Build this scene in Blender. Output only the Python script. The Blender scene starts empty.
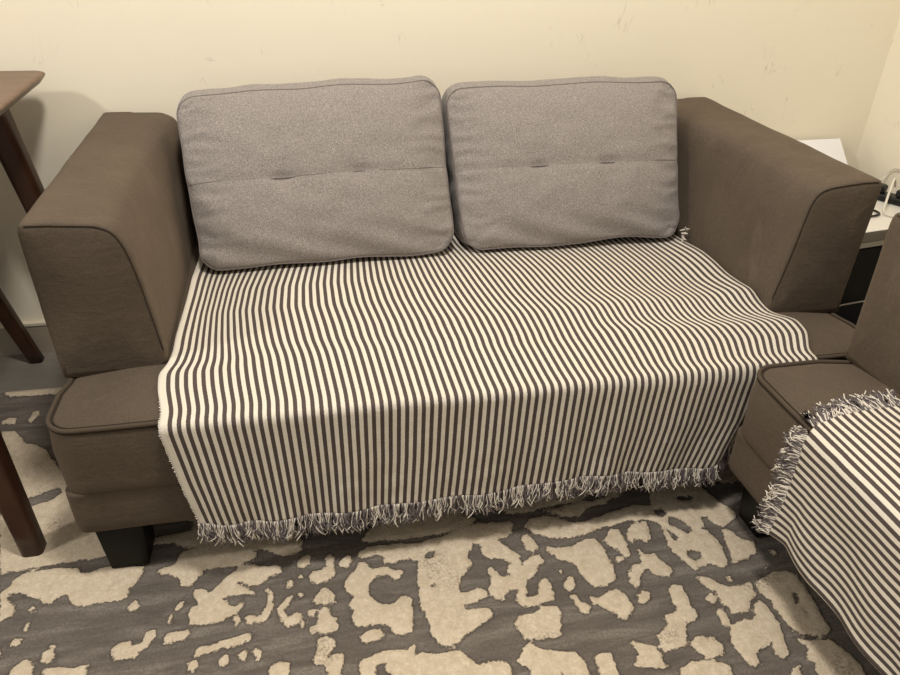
import bpy, bmesh, math, random
from mathutils import Vector, Matrix, noise
random.seed(7)
sc = bpy.context.scene
COL = sc.collection
PI = math.pi

# ------------------------------------------------------------------ helpers
def lerp(a, b, t): return a + (b - a) * t
def sstep(a, b, x):
    t = max(0.0, min(1.0, (x - a) / (b - a))); return t * t * (3 - 2 * t)
def nz(x, y, z): return noise.noise(Vector((x, y, z)))
def s2l(c):
    return tuple(((v / 255) / 12.92 if v / 255 <= .04045 else ((v / 255 + .055) / 1.055) ** 2.4) for v in c) + (1,)

def obj(name, verts, faces, mat, parent=None, origin=(0, 0, 0), smooth=True, mats=None, fmat=None):
    me = bpy.data.meshes.new(name)
    o3 = Vector(origin)
    me.from_pydata([Vector(v) - o3 for v in verts], [], faces)
    me.update()
    for m in (mats or [mat]): me.materials.append(m)
    if fmat: me.polygons.foreach_set('material_index', fmat)
    if smooth: me.polygons.foreach_set('use_smooth', [True] * len(me.polygons))
    bm = bmesh.new(); bm.from_mesh(me)
    bmesh.ops.recalc_face_normals(bm, faces=bm.faces); bm.to_mesh(me); bm.free()
    o = bpy.data.objects.new(name, me); COL.objects.link(o)
    if parent: o.parent = parent
    else: o.location = o3
    return o

def empty(name, loc, label, cat, rotz=0, group=None):
    o = bpy.data.objects.new(name, None); COL.objects.link(o)
    o.location = loc; o.rotation_euler = (0, 0, rotz); o.empty_display_size = .1
    o['label'] = label; o['category'] = cat
    if group: o['group'] = group
    return o
def tag(o, label, cat, group=None):
    o['label'] = label; o['category'] = cat
    if group: o['group'] = group
    return o
def struct(name, verts, faces, mat, label, cat, smooth=False):
    o = obj(name, verts, faces, mat, smooth=smooth); o['kind'] = 'structure'
    o['label'] = label; o['category'] = cat
    return o

def box_vf(x0, x1, y0, y1, z0, z1):
    v = [(x, y, z) for x in (x0, x1) for y in (y0, y1) for z in (z0, z1)]
    f = [(0, 1, 3, 2), (4, 6, 7, 5), (0, 4, 5, 1), (2, 3, 7, 6), (0, 2, 6, 4), (1, 5, 7, 3)]
    return v, f
def join(*parts):
    V, F = [], []
    for v, f in parts:
        n = len(V); V += list(v); F += [tuple(i + n for i in q) for q in f]
    return V, F

def rounded_rect(x0, x1, y0, y1, r, n=8, m=6):
    """closed outline, counter-clockwise, straight runs subdivided m times"""
    r = max(r, .0005); P = []
    cs = [(x1 - r, y1 - r, 0), (x0 + r, y1 - r, PI / 2), (x0 + r, y0 + r, PI), (x1 - r, y0 + r, 1.5 * PI)]
    for k, (cx, cy, a) in enumerate(cs):
        for i in range(n + 1):
            t = a + PI / 2 * i / n
            P.append((cx + r * math.cos(t), cy + r * math.sin(t)))
        nx, ny, na = cs[(k + 1) % 4]
        e = P[-1]; s = (nx + r * math.cos(na), ny + r * math.sin(na))
        for i in range(1, m): P.append((lerp(e[0], s[0], i / m), lerp(e[1], s[1], i / m)))
    return P

def loft(rings, closed=True, cap0=True, cap1=True):
    V, F = [], []
    n = len(rings[0])
    for R in rings: V += list(R)
    for k in range(len(rings) - 1):
        for i in range(n if closed else n - 1):
            j = (i + 1) % n
            F.append((k * n + i, k * n + j, (k + 1) * n + j, (k + 1) * n + i))
    if cap0: F.append(tuple(range(n - 1, -1, -1)))
    if cap1: F.append(tuple((len(rings) - 1) * n + i for i in range(n)))
    return V, F

def frame_path(pts, closed=False):
    pts = [Vector(p) for p in pts]; n = len(pts); out = []
    up = Vector((0.13, 0.21, 1)).normalized()
    for i in range(n):
        a = pts[(i - 1) % n] if (closed or i > 0) else pts[i]
        b = pts[(i + 1) % n] if (closed or i < n - 1) else pts[i]
        t = (b - a)
        t = t.normalized() if t.length > 1e-9 else Vector((0, 0, 1))
        u = up - t * up.dot(t)
        if u.length < 1e-3: u = Vector((1, 0, 0)) - t * t.x
        u.normalize(); up = u
        out.append((pts[i], u, t.cross(u)))
    return out
def tube(pts, r, n=8, closed=False, cap=True):
    fr = frame_path(pts, closed); rings = []
    for k, (p, u, w) in enumerate(fr):
        rr = r(k / (len(fr) - 1)) if callable(r) else r
        rings.append([p + u * rr * math.cos(2 * PI * i / n) + w * rr * math.sin(2 * PI * i / n) for i in range(n)])
    if closed: rings.append(rings[0]); return loft(rings, True, False, False)
    return loft(rings, True, cap, cap)
def spline(P, m=8):
    P = [Vector(p) for p in P]; out = []
    for i in range(len(P) - 1):
        p0, p1, p2, p3 = P[max(i - 1, 0)], P[i], P[i + 1], P[min(i + 2, len(P) - 1)]
        for k in range(m):
            t = k / m
            out.append(.5 * ((2 * p1) + (p2 - p0) * t + (2 * p0 - 5 * p1 + 4 * p2 - p3) * t * t + (3 * p1 - p0 - 3 * p2 + p3) * t ** 3))
    out.append(P[-1]); return out

# ------------------------------------------------------------------ materials
class NT:
    def __init__(s, name, rough=.8, spec=.3):
        s.m = bpy.data.materials.new(name); s.m.use_nodes = True
        s.t = s.m.node_tree; s.b = s.t.nodes['Principled BSDF']
        s.b.inputs['Roughness'].default_value = rough
        s.b.inputs['Specular IOR Level'].default_value = spec
    def n(s, k, **kw):
        o = s.t.nodes.new(k)
        for a, b in kw.items(): setattr(o, a, b)
        return o
    def l(s, a, b): s.t.links.new(a, b)
    def val(s, inp, v):
        if hasattr(v, 'links'): s.l(v, inp)
        else: inp.default_value = v
    def coord(s, scale=(1, 1, 1), kind='Object'):
        c = s.n('ShaderNodeTexCoord'); mp = s.n('ShaderNodeMapping')
        mp.inputs['Scale'].default_value = scale; s.l(c.outputs[kind], mp.inputs['Vector'])
        return mp.outputs[0]
    def noise(s, vec, scale, detail=3, rough=.5, dist=0):
        o = s.n('ShaderNodeTexNoise'); s.l(vec, o.inputs['Vector'])
        o.inputs['Scale'].default_value = scale; o.inputs['Detail'].default_value = detail
        o.inputs['Roughness'].default_value = rough; o.inputs['Distortion'].default_value = dist
        return o.outputs['Fac']
    def ramp(s, fac, stops):
        o = s.n('ShaderNodeValToRGB'); cr = o.color_ramp
        while len(cr.elements) < len(stops): cr.elements.new(.5)
        for e, (p, c) in zip(cr.elements, stops): e.position = p; e.color = c
        s.l(fac, o.inputs[0]); return o.outputs[0]
    def mix(s, f, a, b, mode='MIX'):
        o = s.n('ShaderNodeMix', data_type='RGBA', blend_type=mode)
        s.val(o.inputs[0], f); s.val(o.inputs[6], a); s.val(o.inputs[7], b)
        return o.outputs[2]
    def math(s, op, a, b=0.0, c=0.0, clamp=False):
        o = s.n('ShaderNodeMath', operation=op, use_clamp=clamp)
        s.val(o.inputs[0], a); s.val(o.inputs[1], b); s.val(o.inputs[2], c); return o.outputs[0]
    def bump(s, h, dist, strength=1.0, prev=None):
        o = s.n('ShaderNodeBump'); o.inputs['Strength'].default_value = strength
        o.inputs['Distance'].default_value = dist; s.l(h, o.inputs['Height'])
        if prev: s.l(prev, o.inputs['Normal'])
        s.l(o.outputs[0], s.b.inputs['Normal']); return o.outputs[0]
    def color(s, c): s.val(s.b.inputs['Base Color'], c)

def plain(name, rgb, rough=.6, spec=.4, metal=0):
    k = NT(name, rough, spec); k.color(s2l(rgb)); k.b.inputs['Metallic'].default_value = metal
    v = k.coord(); k.bump(k.noise(v, 60, 2), .0006, .3)
    return k.m

def brown_fabric():
    k = NT('brown_microfibre', .95, .12); v = k.coord()
    big = k.noise(v, 5, 4, .6); fine = k.ramp(k.noise(k.coord((1, 1, 1)), 230, 3, .75), [(.38, (0, 0, 0, 1)), (.62, (1, 1, 1, 1))])
    mid = k.noise(v, 16, 4, .65)
    c = k.ramp(big, [(.3, s2l((79, 69, 59))), (.7, s2l((96, 85, 73)))])
    c = k.mix(k.math('MULTIPLY', fine, .42), c, s2l((57, 49, 42)))
    c = k.mix(k.math('MULTIPLY', mid, .40), c, s2l((104, 92, 79)))
    scuff = k.math('MULTIPLY', k.math('SUBTRACT', k.noise(k.coord((10, 10, 4)), 1, 4, .7, 1.0), .58), 5, clamp=True)
    c = k.mix(k.math('MULTIPLY', scuff, .35), c, s2l((122, 109, 95)))
    k.color(c)
    k.b.inputs['Sheen Weight'].default_value = .25
    k.b.inputs['Sheen Roughness'].default_value = .6
    k.b.inputs['Sheen Tint'].default_value = s2l((170, 150, 130))
    n1 = k.bump(k.noise(v, 500, 2), .0008, .5)
    n2 = k.bump(k.noise(k.coord((26, 26, 60)), 1, 3, .6, .8), .004, .35, n1)
    k.bump(k.noise(v, 8, 3, .5, .5), .012, .4, n2)
    return k.m
def grey_fabric():
    k = NT('grey_heather_weave', .95, .12)
    v = k.coord((1, 1, 1)); h = k.coord((260, 700, 700)); w = k.coord((700, 260, 260))
    a = k.noise(h, 1, 2, .6); b = k.noise(w, 1, 2, .6)
    c = k.ramp(k.math('ADD', k.math('MULTIPLY', a, .5), k.math('MULTIPLY', b, .5)),
               [(.36, s2l((116, 109, 104))), (.5, s2l((146, 138, 132))), (.64, s2l((180, 172, 165)))])
    c = k.mix(k.math('MULTIPLY', k.noise(v, 7, 3), .3), c, s2l((128, 120, 118)))
    k.color(c)
    k.b.inputs['Sheen Weight'].default_value = .15
    n1 = k.bump(a, .0006, .5)
    k.bump(k.noise(v, 22, 2, .5, .6), .004, .3, n1)
    return k.m
PERIOD = .0154
def stripe_fabric():
    k = NT('striped_cotton', .9, .15)
    uv = k.n('ShaderNodeUVMap'); uv.uv_map = 'UVMap'
    sp = k.n('ShaderNodeSeparateXYZ'); k.l(uv.outputs[0], sp.inputs[0])
    x, y = sp.outputs[0], sp.outputs[1]
    wob = k.math('MULTIPLY', k.math('SUBTRACT', k.noise(uv.outputs[0], 260, 1), .5), .0012)
    f = k.math('FRACT', k.math('DIVIDE', k.math('ADD', x, wob), PERIOD))
    d = k.math('ABSOLUTE', k.math('SUBTRACT', f, .5))          # 0 at stripe centre
    dark = k.math('MULTIPLY', k.math('SUBTRACT', .268, d), 28, clamp=True)
    dark = k.math('MULTIPLY', dark, k.math('GREATER_THAN', x, .1966))
    tw = k.math('FRACT', k.math('MULTIPLY', k.math('ADD', x, y), 420))
    twd = k.math('ABSOLUTE', k.math('SUBTRACT', tw, .5))
    dk = k.mix(k.math('MULTIPLY', twd, 1.1), s2l((70, 60, 57)), s2l((112, 101, 96)))
    lt = k.mix(k.math('MULTIPLY', k.noise(uv.outputs[0], 300, 2), .5), s2l((229, 221, 206)), s2l((208, 198, 182)))
    k.color(k.mix(dark, lt, dk))
    n1 = k.bump(twd, .0006, .4)
    k.bump(k.noise(uv.outputs[0], 26, 3, .6), .006, .4, n1)
    return k.m
def yarn(name, a, b):
    k = NT(name, .95, .1); v = k.coord()
    k.color(k.mix(k.noise(v, 130, 1), s2l(a), s2l(b))); return k.m
def wood(name, a, b, rough=.4):
    k = NT(name, rough, .4); v = k.coord((3, 40, 3)); g = k.noise(v, 1.6, 5, .6, .4)
    k.color(k.ramp(g, [(.3, s2l(a)), (.7, s2l(b))])); k.bump(g, .0006, .3)
    return k.m
def wall_paint(name, col):
    k = NT(name, .75, .25); v = k.coord()
    mott = k.noise(v, 2.2, 4, .6)
    c = k.mix(k.math('MULTIPLY', mott, .35), s2l(col), s2l((col[0] - 14, col[1] - 16, col[2] - 20)))
    # scuffs: thin irregular marks in a few patches
    sc1 = k.noise(k.coord((22, 22, 7)), 1.0, 2, .5, 1.2)
    line = k.math('SUBTRACT', 1, k.math('MULTIPLY', k.math('ABSOLUTE', k.math('SUBTRACT', sc1, .5)), 70), clamp=True)
    patch = k.math('MULTIPLY', k.math('SUBTRACT', k.noise(k.coord((1, 1, 1)), 9, 2), .59), 9, clamp=True)
    c = k.mix(k.math('MULTIPLY', k.math('MULTIPLY', line, patch), .55), c, s2l((150, 132, 108)))
    k.color(c)
    n1 = k.bump(k.noise(v, 180, 2), .0008, .25)
    k.bump(k.noise(v, 14, 2), .003, .15, n1)
    return k.m
def floor_tile():
    k = NT('grey_floor_tile', .25, .5); v = k.coord()
    c = k.ramp(k.noise(v, 4, 5, .65, .6), [(.3, s2l((122, 116, 107))), (.7, s2l((146, 139, 129)))])
    br = k.n('ShaderNodeTexBrick'); br.offset = 0; k.l(v, br.inputs['Vector'])
    br.inputs['Scale'].default_value = 1; br.inputs['Brick Width'].default_value = .6; br.inputs['Row Height'].default_value = .6
    br.inputs['Mortar Size'].default_value = .003
    k.color(k.mix(br.outputs['Fac'], c, s2l((110, 104, 96)))); return k.m
def rug_mat():
    k = NT('carved_pile_rug', 1.0, .05); v = k.coord()
    at = k.n('ShaderNodeAttribute', attribute_name='pile')
    e = k.math('MULTIPLY', k.math('SUBTRACT', k.noise(v, 95, 3, .7), .5), .017)
    sd = k.math('ADD', at.outputs['Fac'], e)
    m = k.math('ADD', k.math('MULTIPLY', sd, 420), .5, clamp=True)
    fine = k.ramp(k.noise(v, 200, 3, .75), [(.35, (0, 0, 0, 1)), (.65, (1, 1, 1, 1))]); streak = k.noise(k.coord((3.5, 22, 1)), 1.5, 4, .7, .4)
    dk = k.ramp(streak, [(.28, s2l((100, 93, 86))), (.5, s2l((122, 114, 106))), (.72, s2l((154, 146, 136)))])
    dk = k.mix(k.math('MULTIPLY', fine, .5), dk, s2l((84, 76, 70)))
    lt = k.ramp(k.noise(v, 60, 3, .65), [(.3, s2l((206, 189, 163))), (.7, s2l((232, 217, 194)))])
    lt = k.mix(k.math('MULTIPLY', fine, .5), lt, s2l((184, 166, 142)))
    worn = k.math('MULTIPLY', k.math('SUBTRACT', k.noise(v, 8, 2), .57), 9, clamp=True)
    spk = k.math('MULTIPLY', k.math('SUBTRACT', k.noise(v, 170, 2, .7), .5), 12, clamp=True)
    lt = k.mix(k.math('MULTIPLY', k.math('MULTIPLY', worn, spk), .6), lt, s2l((140, 126, 112)))
    # carved outline: groove shade put into the colour around each raised patch
    gr = k.math('SUBTRACT', 1, k.math('MULTIPLY', k.math('ABSOLUTE', k.math('ADD', sd, .0022)), 420), clamp=True)
    c = k.mix(m, dk, lt)
    c = k.mix(k.math('MULTIPLY', gr, .35), c, s2l((70, 61, 56)))
    k.color(c)
    h = k.math('ADD', k.math('MULTIPLY', m, 1.0), k.math('MULTIPLY', k.noise(v, 260, 3, .7), .5))
    k.bump(h, .005, .9)
    return k.m

M_BROWN = brown_fabric(); M_GREY = grey_fabric(); M_STRIPE = stripe_fabric()
M_SEAM = plain('seam_groove_shade', (64, 55, 47), .95, .1)  # dark tube colour stands in for the shade inside the seam groove
M_PIPE = plain('brown_piping', (82, 72, 61), .95, .1)
M_GSEAM = plain('grey_seam_thread', (112, 104, 102), .95, .1)
M_GPIPE = plain('grey_piping', (122, 113, 110), .95, .1)
M_FOOT = plain('black_lacquer', (9, 9, 8), .45, .2)
M_YL = yarn('cream_yarn', (240, 232, 218), (214, 204, 190)); M_YD = yarn('dark_yarn', (78, 69, 70), (134, 125, 126))
M_TOP = wood('walnut_table_top', (98, 74, 58), (122, 95, 75), .4)
M_LEG = wood('dark_walnut_leg', (48, 28, 18), (72, 44, 28), .4)
M_WALL = wall_paint('cream_wall_paint', (247, 238, 217))
M_FLOOR = floor_tile(); M_RUG = rug_mat()
M_BASE = plain('tile_baseboard', (164, 152, 134), .35, .5); M_LIP = plain('baseboard_lip', (222, 212, 190), .4, .5)
M_WHITE = plain('white_laminate', (236, 232, 224), .35, .5)
M_EDGE = plain('grey_cabinet_edge', (112, 104, 92), .4, .5)
M_CHROME = plain('silver_trim', (170, 166, 160), .25, .6, .8)
M_GLASS = plain('black_gloss', (3, 3, 4), .3, .12)
M_NAVY = plain('dark_navy_panel', (9, 11, 22), .4, .15)
M_BLACK = plain('black_plastic', (18, 17, 17), .45, .4)
M_WCABLE = plain('white_cable', (232, 226, 212), .45, .4)
M_CARD = plain('white_card', (244, 243, 242), .5, .3)

# ------------------------------------------------------------------ room
WX = 2.238
struct('wall_back', *box_vf(-3.0, WX + .12, 0, .12, -.01, 2.7), M_WALL, 'cream painted wall behind the loveseat', 'wall')
struct('wall_right', *box_vf(WX, WX + .12, -4.2, 0, -.01, 2.7), M_WALL, 'cream painted side wall at the right corner', 'wall')
struct('floor', *box_vf(-3.0, WX + .12, -4.2, .12, -.11, -.01), M_FLOOR, 'greyish glossy floor tile behind the rug', 'floor')
def baseboard(name, x0, x1, y0, y1, label, side):
    bb = struct(name, *box_vf(x0, x1, y0, y1, -.01, .082), M_BASE, label, 'baseboard')
    if side == 'y': v = box_vf(x0, x1, y0 - .003, y1, .0822, .090)
    else: v = box_vf(x0 - .003, x1, y0, y1, .0822, .090)
    obj('baseboard_lip', *v, M_LIP, bb, smooth=False)
baseboard('baseboard_back', -3.0, WX - .0125, -.012, -.0002, 'grey tile baseboard with pale lip along the back wall', 'y')
baseboard('baseboard_right', WX - .012, WX - .0002, -4.2, -.0125, 'grey tile baseboard along the right wall', 'x')

# ------------------------------------------------------------------ sofas
DS = .935
def seat_top(d):
    return .366 + .024 * (1 - math.exp(-max(d, 0) / .11))
def sofa_seat_z(lx, ly, W):
    d = min(lx, W - lx, ly + DS)
    return seat_top(d) if d > .012 else .366 - .012 + .012 * math.sqrt(max(0, 1 - ((.012 - max(d, 0)) / .012) ** 2))

ARM_L = [(0.0, .372), (-.002, .45), (-.004, .55), (-.006, .63), (-.006, .660), (-.003, .672), (.006, .678), (.06, .6775), (.105, .6745), (.126, .669),
         (.145, .656), (.159, .628), (.170, .585), (.178, .53), (.186, .46), (.193, .372)]
ARM_R = [(0.0, .372), (-.002, .45), (-.004, .55), (-.006, .63), (-.006, .663), (-.003, .675), (.006, .6805), (.06, .6795), (.103, .6755), (.124, .6705),
         (.142, .660), (.153, .638), (.160, .60), (.167, .545), (.177, .47), (.191, .372)]
def arm_profile(mirror):
    P = [(x, 0, z) for x, z in (ARM_R if mirror else ARM_L)]
    S = [(p.x, p.z) for p in spline(P, 4)]
    a, b = S[-1], S[0]
    for i in range(1, 14): S.append((lerp(a[0], b[0], i / 14), .372))
    return S
def make_arm(W, mirror, root, o3, DA):
    S = arm_profile(mirror); cx = sum(p[0] for p in S) / len(S); cz = .52
    def ring(y, ins, nzamp=1):
        R = []
        for x, z in S:
            dx, dz = x - cx, z - cz; L = math.hypot(dx, dz)
            # inset towards an inner skeleton
            px = x - dx / L * ins * min(1, abs(dx) / .05 + .35); pz = z - dz / L * ins
            if z <= .373: pz = .372
            q = nz(px * 7 + (9 if mirror else 0), y * 7, pz * 7) * .0016 * nzamp + nz(px * 21, y * 21, pz * 21) * .0007 * nzamp
            if px > .06: q += .003 * nz(px * 11, y * 9, pz * 11 + 4)
            if px > .10 and z > .55: px += .022 * sstep(-.40, -.03, y) * sstep(.55, .64, z)
            if z > .38: px += dx / L * q; pz += dz / L * q
            X = W - px if mirror else px
            R.append((X, y, pz))
        return R
    rings = [ring(-.016, .012), ring(-.012 - .008, .003)]
    n = 44
    for i in range(n + 1): rings.append(ring(lerp(-.024, -DA + .008, i / n), 0))
    rings += [ring(-DA + .003, .0015, 1), ring(-DA, .006), ring(-DA - .002, .012)]
    R0 = ring(-DA - .002, .012)
    mx = sum(p[0] for p in R0) / len(R0); mz = .525
    for f in (.08, .16, .26, .38, .5, .62, .74, .86, .95):
        rr = []
        for q in R0:
            x_, z_ = lerp(q[0], mx, f), lerp(q[2], mz, f)
            rr.append((x_, -DA - .002 - .008 * (1 - (1 - f) ** 2) + nz(x_ * 5, 3, z_ * 5) * .002 * f, z_))
        rings.append(rr)
    V, F = loft(rings)
    arm = obj('armrest', V, F, M_BROWN, root, o3)
    pr = ring(-DA - .0005, .0035)
    seam = [Vector((p[0], p[1], p[2])) for p in pr[:len(pr) - 13]]
    V, F = tube([q for q in seam[24:] if q.z > .402], .0011, 6)
    obj('seam', V, F, M_SEAM, arm, o3)
    return arm

def make_sofa(W, loc, rotz, name, label, feet_x, DA, FY, ZF, ZB):
    o3 = Vector((W / 2, -.46, 0))
    base = Vector(loc) + Matrix.Rotation(rotz, 3, 'Z') @ o3
    root = empty(name, base, label, 'sofa', rotz)
    # base frame
    def soft(R, z, amp=.003):
        out = []
        for x, y in R:
            k = .014 * sstep(-DA - .06, -DA + .01, y); side = k if x < .1 else (-k if x > W - .1 else 0)
            if y > -DA + .03: side *= 1
            wr = 0
            if y < -DS + .03:   # shallow slanting pull folds on the front face
                wr = .0022 * math.sin((z - .04 * x) * 75 + 3 * nz(x * 4, 0, 2)) * sstep(.33, .27, z) * sstep(.15, .2, z)
            out.append((x + side + nz(x * 6, y * 6, z * 5) * amp, y + wr + nz(x * 6 + 5, y * 6, z * 5) * amp, z))
        return out
    rings = []
    for ins, z in ((.008, .1260), (.003, .1275), (.001, .132), (.0, .15), (-.001, .18), (-.0015, .20), (-.001, .216), (-.0005, .2225), (.001, .2235)):
        rings.append(soft(rounded_rect(.004 + ins, W - .004 - ins, -DS + .003 + ins, -.02 - ins, .024 - ins, 8, 24), z))
    V, F = loft(rings); obj('base', V, F, M_BROWN, root, o3)
    # seat block with crowned top
    rings = []
    for ins, z in ((.002, .2237), (.0012, .2245), (.0005, .23), (-.001, .25), (-.003, .28), (-.004, .31), (-.001, .345), (.0, .357), (.0035, .3635)):
        rings.append(soft(rounded_rect(ins, W - ins, -DS + ins, -.02 - ins, .05 - ins, 8, 24), z))
    for d in (.008, .014, .025, .04, .06, .085, .12, .17, .24, .34, .42):
        rings.append(soft(rounded_rect(d, W - d, -DS + d, -.02 - d, max(.05 - d, .006), 8, 24), seat_top(d) if d > .012 else .3635 + .003 * (d / .012)))
    V, F = loft(rings); seat = obj('seat', V, F, M_BROWN, root, o3)
    def rim(d, z):
        return [Vector(p) for p in soft(rounded_rect(d, W - d, -DS + d, -.02 - d, .05 - d, 10, 24), z)]
    V, F = tube(rim(.002, .3660), .0045, 8, True); obj('piping', V, F, M_PIPE, seat, o3)
    V, F = tube(rim(.0085, .3678), .0012, 6, True); obj('seam', V, F, M_SEAM, seat, o3)
    V, F = tube(rim(-.0002, .3605), .0012, 6, True); obj('seam', V, F, M_SEAM, seat, o3)
    # back rest
    prof = [(-.03, .395), (-.19, .395), (-.195, .42), (-.15, .56), (-.112, .645), (-.095, .662), (-.06, .664), (-.035, .66), (-.028, .64)]
    S = [(p.x, p.y) for p in spline([(a, b, 0) for a, b in prof] + [(prof[0][0], prof[0][1], 0)], 4)][:-1]
    V, F = loft([[(x, y, z) for y, z in S] for x in [lerp(.197, W - .197, i / 12) for i in range(13)]])
    obj('backrest', V, F, M_BROWN, root, o3)
    make_arm(W, False, root, o3, DA); make_arm(W, True, root, o3, DA)
    for fx in feet_x:
        for y0, y1, zf in ((FY, FY + .085, ZF), (-.13, -.055, ZB)):
            if fx < W / 2: xa, xb = fx, fx + .088
            else: xa, xb = fx - .088, fx
            rings = []
            for z, e in ((zf, .010), (zf + .002, .008), (.1235, 0), (.1257, 0)):
                rings.append([(x, y, z) for x, y in rounded_rect(xa + e, xb - e, y0 + (e if y0 < -.5 else 0), y1 - e * .3, .003, 3, 2)])
            V, F = loft(rings); obj('foot', V, F, M_FOOT, root, o3, smooth=False)
    return root

W1 = 1.65; W2 = 2.10
make_sofa(W1, (0, 0, 0), 0, 'loveseat', 'brown fabric loveseat against the back wall with two grey back cushions', (.030, W1 - .03), .768, -.917, .0042, -.0098)
S2X, S2Y, DZ = 2.232, -.970, .02
make_sofa(W2, (S2X, S2Y, DZ), -PI / 2, 'sofa', 'second brown fabric sofa along the right wall, only its end in view', (.012, W2 - .012), .722, -.882, .0042 - DZ, .0042 - DZ)

# ------------------------------------------------------------------ cushions
def cushion(name, label, BL, BR, TR, TL, thick, seed, lift=0.0):
    BL, BR, TR, TL = map(Vector, (BL, BR, TR, TL))
    c0 = (BL + BR + TR + TL) / 4
    u = ((BR - BL) + (TR - TL)).normalized(); v = ((TL + TR) - (BL + BR)); v = (v - u * v.dot(u)).normalized()
    w = u.cross(v)                                            # towards the viewer
    A = (BR - BL).length / 2; B = (TL - BL).length / 2; r = .046
    base = (BL + BR) / 2 - w * thick / 2
    root = empty(name, base, label, 'cushion', 0, 'grey back cushions on the loveseat')
    NU, NV = 72, 52
    def rmap(a, b):
        px, py = a * A, b * B
        qx = max(-(A - r), min(A - r, px)); qy = max(-(B - r), min(B - r, py))
        dx, dy = px - qx, py - qy
        if abs(dx) > 1e-9 and abs(dy) > 1e-9:
            k = max(abs(dx), abs(dy)) / math.hypot(dx, dy); dx *= k; dy *= k
        return (qx + dx) / A, (qy + dy) / B
    def P(a, b, side, push):
        ra, rb = rmap(a, b)
        s, t = (ra + 1) / 2, (rb + 1) / 2
        p = BL * (1 - s) * (1 - t) + BR * s * (1 - t) + TR * s * t + TL * (1 - s) * t
        # wavy outline
        p = p + u * nz(rb * 2.2, seed, 1) * .006 * abs(ra) + v * nz(ra * 2.2, seed, 5) * .006 * abs(rb)
        if rb < 0: p = p + v * lift * math.exp(-((ra - .55) / .28) ** 2) * (-rb) ** 3
        return p + w * push
    def bulge(a, b):
        e = (1 - abs(a) ** 3.2) * (1 - abs(b) ** 3.2)
        return .044 * max(e, 0) ** .8
    def front(a, b):
        h = bulge(a, b)
        yb = -.02 + nz(a * 2, seed, 9) * .02
        g = math.exp(-((b - yb) / .035) ** 2)
        tuft = sum(math.exp(-((a - ta) / .085) ** 2) for ta in (-.3, .3))
        wide = math.exp(-((b - yb) / .16) ** 2)
        h -= .0035 * g + .009 * tuft * g + .005 * wide * (.4 + tuft * .8)
        edge = max(abs(a), abs(b))
        h += nz(a * 5, b * 5 + seed, 2) * .0035 * (1 - edge ** 4)
        pk = sstep(.62, .97, abs(a)) * (1 - sstep(.97, 1, abs(a)))
        h += pk * .0040 * math.sin(b * 30 + seed + nz(a * 4, b * 6, seed) * 5)
        if b < -.55: h += .006 * math.sin(a * 9 + b * 14 + seed) * sstep(-.55, -.85, b) * (1 - sstep(-.9, -1.0, b))
        return h
    V, F = [], []
    def idx_grid(fn):
        o = len(V)
        for j in range(NV + 1):
            for i in range(NU + 1): V.append(fn(lerp(-1, 1, i / NU), lerp(-1, 1, j / NV)))
        return o
    of = idx_grid(lambda a, b: P(a, b, 1, front(a, b)))
    ob = idx_grid(lambda a, b: P(a, b, -1, -thick - bulge(a, b) * .18))
    for j in range(NV):
        for i in range(NU):
            q = (j * (NU + 1) + i, j * (NU + 1) + i + 1, (j + 1) * (NU + 1) + i + 1, (j + 1) * (NU + 1) + i)
            F.append(tuple(of + k for k in q)); F.append(tuple(ob + k for k in q[::-1]))
    loop = [(i, 0) for i in range(NU)] + [(NU, j) for j in range(NV)] + [(i, NV) for i in range(NU, 0, -1)] + [(0, j) for j in range(NV, 0, -1)]
    n = len(loop); prev = [of + j * (NU + 1) + i for i, j in loop]
    for k in range(1, 6):
        t = k / 6; cur = []
        for i, j in loop:
            a, b = lerp(-1, 1, i / NU), lerp(-1, 1, j / NV)
            p = P(a, b, 0, -thick * t)
            d = p - (c0 - w * thick * t); d -= w * d.dot(w)
            rb = rmap(a, b)[1]; lip = v * (.024 * sstep(.72, 1.0, rb) * math.sin(PI * t) ** .6)
            wr = nz(a * 6, b * 6, seed + t * 2) * .003
            sag = .004 * sstep(-1.0, -.8, rb)
            p = p + d.normalized() * ((sag + wr) * math.sin(PI * t) ** .6) + lip
            cur.append(len(V)); V.append(p)
        for q in range(n): F.append((prev[q], prev[(q + 1) % n], cur[(q + 1) % n], cur[q]))
        prev = cur
    last = [ob + j * (NU + 1) + i for i, j in loop]
    for q in range(n): F.append((prev[q], prev[(q + 1) % n], last[(q + 1) % n], last[q]))
    for q in range(len(V)): V[q] = Vector((V[q].x, V[q].y, max(V[q].z, .4065)))
    cover = obj('cushion_cover', V, F, M_GREY, root, base)
    loopP = [V[of + j * (NU + 1) + i] for i, j in loop]
    vv, ff = tube([p + w * .0002 for p in loopP], .0017, 6, True); obj('piping', vv, ff, M_GPIPE, cover, base)
    S = []
    for i in range(NU * 2 + 1):
        a = lerp(-.985, .985, i / (NU * 2)); b = -.02 + nz(a * 2, seed, 9) * .02
        S.append(P(a, b, 1, front(a, b) + .0004))
    vv, ff = tube(S, .0008, 5); obj('stitched_seam', vv, ff, M_GSEAM, cover, base)
    # the two short pinched folds on the seam
    for ta in (-.3, .3):
        S = []
        for i in range(13):
            a = ta + lerp(-.095, .095, i / 12); b = -.02 + nz(a * 2, seed, 9) * .02 - .012
            S.append(P(a, b, 1, front(a, b) - .0002))
        vv, ff = tube(S, lambda t: .0004 + .0028 * math.sin(PI * t), 6); obj('pinched_fold', vv, ff, plain_fold, cover, base)
    return root
plain_fold = plain('grey_fold_shade', (92, 83, 79), .95, .1)  # darker than the cover: shading of the pinched folds put into the colour
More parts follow.
